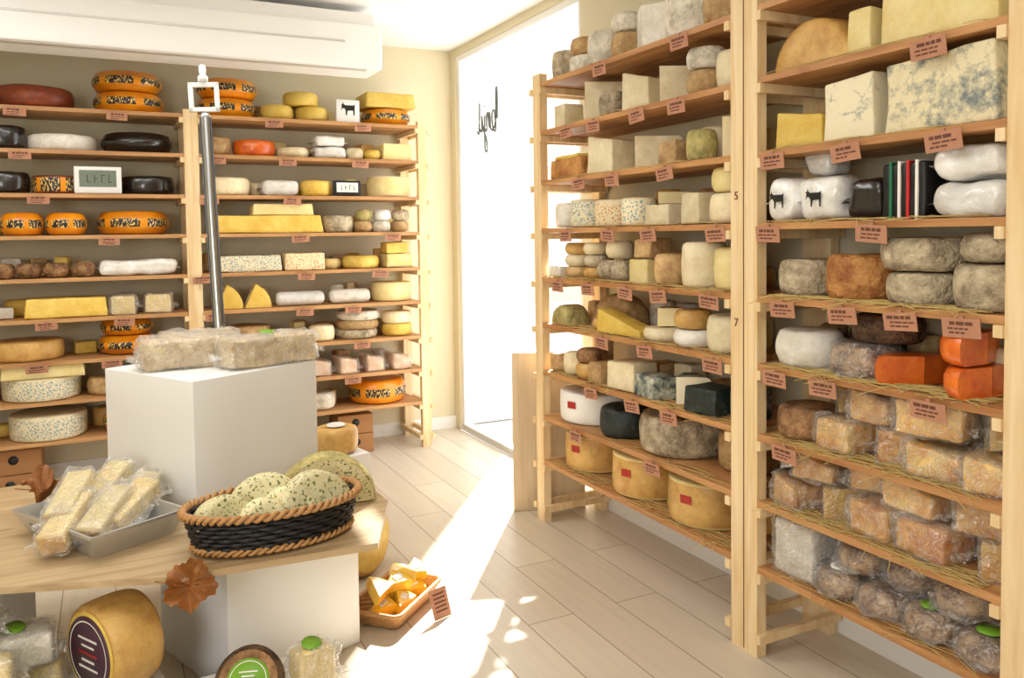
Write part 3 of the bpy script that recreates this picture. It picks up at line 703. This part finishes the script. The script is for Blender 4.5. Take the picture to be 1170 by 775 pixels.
# small devices
def thermo(name, loc, w, h, white=True):
    mb = MB()
    mb.rbox((0, 0, h/2), (w, .03, h), .008, 'white_plastic' if white else 'black')
    mb.box((0, -.016, h*.55), (w*.78, .003, h*.62), 'screen' if white else 'whitelabel')
    for i in range(4):
        mb.box((-w*.22+i*w*.15, -.0185, h*.55), (.004, .001, h*.3), 'black'); mb.box((-w*.19+i*w*.15, -.0185, h*(.42+.13*(i % 3))), (w*.07, .001, .004), 'black')
    mb.obj(name, loc)
thermo('digital_thermometer', (-.02, 5.80, LV[2]+.003), .27, .17)
thermo('digital_thermometer', (1.58, 5.80, LV[2]+.003), .2, .11, False)
mb = MB(); mb.rbox((0, 0, .08), (.17, .05, .16), .006, 'white_plastic'); goat(mb, Matrix.Translation((0, -.027, .09)), .12); mb.obj('goat_sign', (1.6, 5.82, LV[0]+.003))
def carton(loc, rot, d):
    mb = MB(); mb.rbox((0, 0, d[2]/2), d, .004, 'cardboard')
    mb.lathe([(.001, 0), (.028, 0), (.028, -.002)], 'black', M=Matrix.Translation((0, -d[1]/2-.001, d[2]*.6)) @ Matrix.Rotation(PI/2, 4, 'X'), seg=20)
    mb.box((0, 0, d[2]+.001), (d[0]*.98, .05, .002), 'tan')
    mb.obj('cardboard_box', loc, (0, 0, rot))
carton((-.56, 5.97, .002), 0, (.3, .3, .15)); carton((-.54, 5.97, .157), 0, (.3, .3, .15)); carton((-.9, 5.97, .002), 0, (.3, .3, .15))
carton((1.62, 5.98, .002), .02, (.26, .3, .14)); carton((1.62, 5.98, .147), -.02, (.26, .3, .14)); carton((1.2, 5.98, .002), .02, (.3, .3, .2))

mb = MB(); mb.rbox((0, 0, .46), (.42, .022, .92), .003, 'pine_panel'); mb.obj('wooden_panel', (2.27, 4.085, .001), (0, 0, -.35))

# ------------------------------------------------------------------ display table
def pedestal(name, cx, cy, s, z0, z1, rot):
    mb = MB(); mb.rbox((0, 0, (z1-z0)/2), (s, s, z1-z0), .004, 'white_paint'); return mb.obj(name, (cx, cy, z0), (0, 0, rot))
BZ = .56
pedestal('display_pedestal', .395, 3.62, .60, BZ+.001, 1.07, math.radians(29))
pedestal('display_pedestal', .505, 3.25, .547, .001, BZ-.031, math.radians(20))
pedestal('display_pedestal', 1.05, 4.17, .26, .001, .48, .2)
def prism(name, poly, z0, z1, mat):
    mb = MB(); n = len(poly)
    vs = [(x, y, z0) for x, y in poly]+[(x, y, z1) for x, y in poly]
    fs = [tuple(range(n)), tuple(range(n, 2*n))]+[(i, (i+1) % n, n+(i+1) % n, n+i) for i in range(n)]
    mb.add(vs, fs, mat, False); return mb.obj(name)
prism('display_board', [(-1.1, 3.1), (-.35, 2.86), (.15, 2.68), (.80, 2.64), (.97, 3.05), (.93, 3.75), (-.1, 4.05), (-1.1, 3.9)], BZ-.022, BZ, 'tableboard')
pedestal('display_pedestal', -.55, 3.5, .5, .001, BZ-.031, .2)
prism('display_platform', [(-1.1, 2.42), (.64, 2.42), (.64, 2.82), (.15, 2.82), (.06, 3.2), (-1.1, 3.2)], .001, .15, 'white_paint')

def loaf(loc, rot, L, lab=None):
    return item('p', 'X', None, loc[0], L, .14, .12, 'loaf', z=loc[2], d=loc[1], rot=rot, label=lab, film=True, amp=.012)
loaf((.28, 3.60, 1.07), .10, .33); loaf((.60, 3.50, 1.07), .33, .38, 'greenlabel')
loaf((.36, 3.785, 1.07), .1, .3)
# pole
mb = MB()
mb.lathe([(.001, 0), (.05, 0), (.05, .006), (.024, .014), (.022, .03), (.022, 1.07), (.018, 1.09), (.001, 1.09)], 'steel', seg=20)
mb.box((-.0225, 0, .55), (.004, .02, 1.04), 'darksteel'); mb.box((.0225, 0, .55), (.004, .02, 1.04), 'darksteel')
for q in ((-.055, 0), (.055, 0)): mb.rbox((q[0], 0, 1.16), (.02, .02, .13), .003, 'white_plastic')
for q in (1.105, 1.215): mb.rbox((0, 0, q), (.13, .02, .02), .003, 'white_plastic')
mb.lathe([(.001, 1.225), (.022, 1.23), (.022, 1.25), (.012, 1.26), (.016, 1.28), (.014, 1.30), (.001, 1.305)], 'white_plastic', seg=16)
mb.obj('sign_pole', (.46, 3.88, 1.071), (0, math.radians(-2), math.radians(-15)))

def basket(name, loc, rot, a, b, h, n, low, rim, flare=.12, rr=.009):
    mb = MB(); rows = int(h/(rr*1.7)); NS = 120; nst = n
    for k in range(rows):
        z = rr+k*rr*1.7; f = 1-flare+flare*z/h; pts = []
        for i in range(NS):
            t = 2*PI*i/NS; w = .006*math.sin(nst*t+PI*(k % 2))
            pts.append(((a*f+w)*math.cos(t), (b*f+w)*math.sin(t), z))
        mb.tube(pts, rr, rim if k < 1 else low, True, 6)
    for s_ in (0, PI):
        pts = []
        for i in range(200):
            t = 2*PI*i/200; q = 30*t+s_
            pts.append(((a+.010+.009*math.cos(q))*math.cos(t), (b+.010+.009*math.cos(q))*math.sin(t), h+.004+.009*math.sin(q)))
        mb.tube(pts, .0075, rim, True, 6)
        pts = [(p[0]*(1-flare)*1.02, p[1]*(1-flare)*1.02, (p[2]-h)*.8+.010) for p in pts]
        mb.tube(pts, .006, rim, True, 6)
    for i in range(nst):
        t = 2*PI*i/nst+.05
        mb.tube([(a*(1-flare)*math.cos(t), b*(1-flare)*math.sin(t), .004), (a*math.cos(t), b*math.sin(t), h)], .005, low, sides=5)
    mb.lathe([(.001, .006), (1-flare, .006), (1-flare, .012), (.001, .012)], rim, sx=a, sy=b)
    mb.obj(name, loc, (0, 0, rot))
basket('woven_basket', (.50, 2.86, BZ+.008), .10, .29, .17, .125, 22, 'wickerblack', 'wicker')
for (dx, dy, R_, rz, lean, th) in ((-.17, -.03, .105, .25, -.25, .085), (-.02, .07, .13, -.1, -.2, .09), (-.05, -.07, .085, .1, -.4, .07), (.14, .0, .135, .15, -.25, .10), (.05, -.01, .10, -.2, -.3, .07)):
    mb = MB(); M = Matrix.Translation((0, th/2, 0)) @ Matrix.Rotation(PI/2, 4, 'X')
    mb.lathe(wheel_prof(R_, th, .018, .004), 'green_marbled', ang=PI*.97, cut='green_marbled', M=M, amp=.006)
    mb.obj('marbled_cheese_slice', (.50+dx, 2.86+dy, BZ+.075), (lean, 0, rz))
mb = MB(); M = Matrix.Translation((0, .05, 0)) @ Matrix.Rotation(PI/2, 4, 'X')
mb.lathe(wheel_prof(.19, .1, .02, .004), 'greenrind', ang=PI*.98, cut='green_marbled', M=M, amp=.003)
mb.lathe([(.001, 0), (.172, 0), (.180, .004)], 'green_marbled', ang=PI*.98, M=Matrix.Translation((0, -.054, .004)) @ Matrix.Rotation(PI/2, 4, 'X'), cut='green_marbled')
mb.obj('marbled_half_wheel', (.75, 3.15, BZ+.003), (0, 0, -.15))
item('w', 'X', None, 1.05, .11, 0, .13, 'honey', z=.48, d=4.17, label='whitelabel')
def standing(name, loc, axis, R_, w, mat, face=None, label=None, lr=.6):
    mb = MB(); mb.lathe(wheel_prof(R_, w, .02, .006), mat, M=Matrix.Translation((0, 0, -w/2)), amp=.003)
    if face: mb.lathe([(.001, w/2+.003), (R_*.86, w/2+.003), (R_*.88, w/2+.001)], face)
    if label: mb.lathe([(.001, w/2+.006), (R_*lr, w/2+.006), (R_*lr+.002, w/2+.003)], label)
    if label:
        mb.lathe([(R_*lr*.86, w/2+.0075), (R_*lr*.9, w/2+.0075)], 'whitelabel')
        for k in range(5): mb.box((0, -R_*lr*.4+k*R_*lr*.2, w/2+.0075), (R_*lr*(.6 if k % 2 else .9), R_*lr*.06, .001), 'whitelabel' if k != 2 else 'redlabel')
    ob = mb.obj(name, loc); ob.rotation_mode = 'QUATERNION'; ob.rotation_quaternion = Vector(axis).normalized().to_track_quat('Z', 'Y'); return ob
standing('cheese_wheel', (1.04, 3.72, .175), (.6, -.8, .05), .17, .12, 'honey', 'yellow')
standing('labelled_cheese_wheel', (-.005, 2.88, .303), (-.86, -.5, .0), .148, .17, 'honey', 'yellow', 'purplelabel', .78)
standing('labelled_cheese_wheel', (.36, 2.56, .232), (-.25, -.75, .55), .10, .07, 'darkbrown', 'brownrind', 'greenlabel', .62)
item('p', 'X', None, .545, .12, .09, .16, 'paleslice', z=.15, d=2.53, rot=.3, film=True, label='greenlabel')
for (x_, y_, z_, a_, m_, lb) in ((-.33, 2.72, .15, .2, 'paleslice', 'greenlabel'), (-.58, 2.82, .15, .2, 'white_wrap', None), (-.26, 3.0, .15, .2, 'paleslice', 'greenlabel'), (-.38, 2.76, .27, .2, 'paleslice', 'greenlabel'), (-.29, 2.95, .27, .2, 'ivory', 'greenlabel'), (-.12, 2.56, .15, .15, 'paleslice', None), (-.42, 2.93, .39, .16, 'paleslice', 'greenlabel')):
    item('p', 'X', None, x_, a_, .14, .1, m_, z=z_, d=y_, rot=random.uniform(-.4, .4), label=lb, film=True)

# tin tray
mb = MB()
L_, W_, h_ = .5, .33, .085
def ringrect(l, w, z): return [(-l/2, -w/2, z), (l/2, -w/2, z), (l/2, w/2, z), (-l/2, w/2, z)]
rings = [ringrect(L_*.86, W_*.8, 0), ringrect(L_, W_, h_), ringrect(L_+.02, W_+.02, h_), ringrect(L_+.02, W_+.02, h_-.008), ringrect(L_*.86+.008, W_*.8+.008, -.003)]
vs = [p for r in rings for p in r]; fs = [(0, 1, 2, 3), (16, 17, 18, 19)]
for k in range(4):
    for i in range(4): fs.append((k*4+i, k*4+(i+1) % 4, k*4+4+(i+1) % 4, k*4+4+i))
mb.add(vs, fs, 'tin', False)
pts = [(-.17+.34*i/60, 0, .04+.012*math.sin(i*.9)) for i in range(61)]
for sg in (1, -1):
    mb.tube([(x, sg*(W_*.4+.004+(W_*.1+.006)*z/h_+.003), z) for x, y, z in pts], .0018, 'letter', sides=4)
mb.obj('tin_tray', (-.04, 3.20, BZ+.004), (0, 0, math.radians(119)))
for i, (dx, dy, tl, rz, dz) in enumerate(((-.13, -.03, .30, .1, 0), (-.02, -.07, .32, .05, 0), (.08, -.05, .28, -.1, 0), (-.07, .06, .35, .15, .045), (.06, .07, .35, 0, .045), (.14, .05, .2, -.15, 0))):
    mb = MB()
    mb.rbox((0, 0, 0), (.09, .25, .07), .010, 'paleslice', amp=.004, fr=10, n=4)
    mb.rbox((0, -.127, 0), (.08, .006, .06), .002, 'honey')
    film_shell(mb, .09, .26, .075, c=(0, 0, -.0375), tails=True)
    cr = math.radians(29); px_ = dx*math.cos(cr)-dy*math.sin(cr); py_ = dx*math.sin(cr)+dy*math.cos(cr)
    mb.obj('packaged_cheese', (-.04+px_, 3.20+py_, BZ+.09+dz), (tl, .1*(i % 3-1), rz-.5))

def leaf(name, loc, rot, s, mat):
    mb = MB(); n = 60; vs = [(0, 0, 0)]
    for ring in (.35, .7, 1):
        for i in range(n):
            t = 2*PI*i/n
            r = s*(.72+.2*abs(math.cos(2.5*t))**1.2+.06*math.sin(17*t))*ring
            p = Vector((r*math.cos(t), r*math.sin(t), 0)); p.z = .9*noise.noise(p*22)*s+.4*ring*ring*s*abs(math.sin(t)); vs.append(p)
    fs = [(0, 1+i, 1+(i+1) % n) for i in range(n)]
    for q in range(2): fs += [(1+q*n+i, 1+q*n+n+i, 1+q*n+n+(i+1) % n, 1+q*n+(i+1) % n) for i in range(n)]
    mb.add(vs, fs, mat, True); mb.tube([(0, 0, .002), (-s*.5, 0, .004), (-s*1.2, .01, .01)], .002, mat, sides=4)
    mb.obj(name, loc, rot)
leaf('dried_leaf', (.205, 2.655, BZ-.03), (1.1, .1, -.3), .085, 'leafbrown')
leaf('dried_leaf', (-.22, 3.50, BZ+.10), (.3, .2, .6), .10, 'leafbrown')

def wicker_tray(loc, rot, L_, W_, h):
    mb = MB()
    def rr(l, w, z, ph=0, am=.004, r=.03):
        pts = []
        cs = [(l/2-r, w/2-r, 0), (-l/2+r, w/2-r, PI/2), (-l/2+r, -w/2+r, PI), (l/2-r, -w/2+r, 1.5*PI)]
        raw = []
        for cx, cy, a0 in cs:
            for k in range(5): t = a0+PI/2*k/4; raw.append((cx+r*math.cos(t), cy+r*math.sin(t)))
        for i in range(len(raw)):
            a, b_ = raw[i], raw[(i+1) % len(raw)]; d = math.hypot(b_[0]-a[0], b_[1]-a[1]); m = max(1, int(d/.012))
            for k in range(m):
                x = a[0]+(b_[0]-a[0])*k/m; y = a[1]+(b_[1]-a[1])*k/m
                q = 1+am*math.sin((len(pts))*PI/2+ph)*4; pts.append((x*q, y*q, z))
        return pts
    for k in range(8):
        mb.tube(rr(L_*(.86+.14*k/7), W_*(.82+.18*k/7), .006+k*h/8, PI*(k % 2)), .006, 'wicker', True, 5)
    mb.tube(rr(L_+.01, W_+.01, h+.004, 0, 0), .01, 'wicker', True, 6)
    mb.box((0, 0, .004), (L_*.84, W_*.8, .006), 'wicker')
    mb.obj('wicker_tray', loc, (0, 0, rot))
wicker_tray((1.07, 3.30, .004), .75, .40, .24, .06)
for (dx, dy, z_, rz, a_) in ((-.09, -.05, .02, .6, .13), (.01, -.04, .02, 1.0, .12), (.09, .07, .02, .3, .13), (-.03, .03, .03, .9, .13), (-.1, -.07, .10, 1.2, .14), (.0, .01, .09, .5, .13), (.11, .1, .08, .2, .12), (.05, .03, .11, 2.2, .12)):
    mb = MB(); mb.lathe(wheel_prof(a_, .05, .01, .002), 'yellow_pack', ang=.8, cut='yellow_pack', amp=.003, fr=20, M=Matrix.Translation((-a_/2, 0, 0)) @ Matrix.Rotation(-.4, 4, 'Z'))
    mb.rbox((a_*.1, 0, .051), (a_*.35, .03, .004), .001, 'whitelabel', amp=.001)
    mb.obj('yellow_cheese_packet', (1.07+dx, 3.30+dy, z_), (.35, -.15, rz))
mb = MB(); mb.box((0, 0, .06), (.09, .003, .12), 'tagcard')
for k in range(5): mb.box((0, -.0025, .03+k*.017), (.06, .001, .006), 'tagink')
mb.obj('floor_price_card', (1.22, 3.12, .002), (-.35, 0, .3))

# ------------------------------------------------------------------ lights
def area(name, loc, sx, sy, p, col=(1, .98, .95), rot=(0, 0, 0)):
    l = bpy.data.lights.new(name, 'AREA'); l.shape = 'RECTANGLE'; l.size = sx; l.size_y = sy; l.energy = p; l.color = col
    o = bpy.data.objects.new(name, l); scn.collection.objects.link(o); o.location = loc; o.rotation_euler = rot
area('ceiling_fill', (.3, 3.7, 3.05), 1.6, .5, 25)  # unseen area lights added under the ceiling to brighten the interior
area('ceiling_fill', (-1.2, 4.3, 3.05), 1.2, .5, 20)
area('ceiling_fill', (.2, 1.2, 3.05), 1.6, .6, 20)
area('shop_front_fill', (-1.8, -.6, 1.9), 1.4, 1.4, 58, (1, 1, 1), (math.radians(78), 0, math.radians(-40)))  # unseen fill added behind the camera, standing in for front daylight
s = bpy.data.lights.new('sun', 'SUN'); s.energy = 26; s.angle = math.radians(1.4); s.color = (1, .97, .92)
so = bpy.data.objects.new('sun', s); scn.collection.objects.link(so)
el = math.radians(38)
dirv = Vector((-.6*math.cos(el), -.8*math.cos(el), -math.sin(el)))
so.rotation_mode = 'QUATERNION'; so.rotation_quaternion = dirv.to_track_quat('-Z', 'Y'); so.location = (6, 9, 8)
w = bpy.data.worlds.new('sky'); scn.world = w; w.use_nodes = True
bg = w.node_tree.nodes['Background']; bg.inputs[0].default_value = (.92, .96, 1, 1); bg.inputs[1].default_value = 3.2

# ------------------------------------------------------------------ camera
cam = bpy.data.cameras.new('camera'); co = bpy.data.objects.new('camera', cam); scn.collection.objects.link(co)
cam.sensor_width = 36; cam.lens = 930*36/1170; cam.shift_y = -78.9/1170; cam.clip_start = .05
M = Matrix.Rotation(math.radians(-26.6), 4, 'Z') @ Matrix.Rotation(math.radians(87.5), 4, 'X') @ Matrix.Rotation(math.radians(-.75), 4, 'Z')
co.matrix_world = Matrix.Translation((0, 0, 1.6)) @ M
scn.camera = co
scn.view_settings.view_transform = 'Standard'
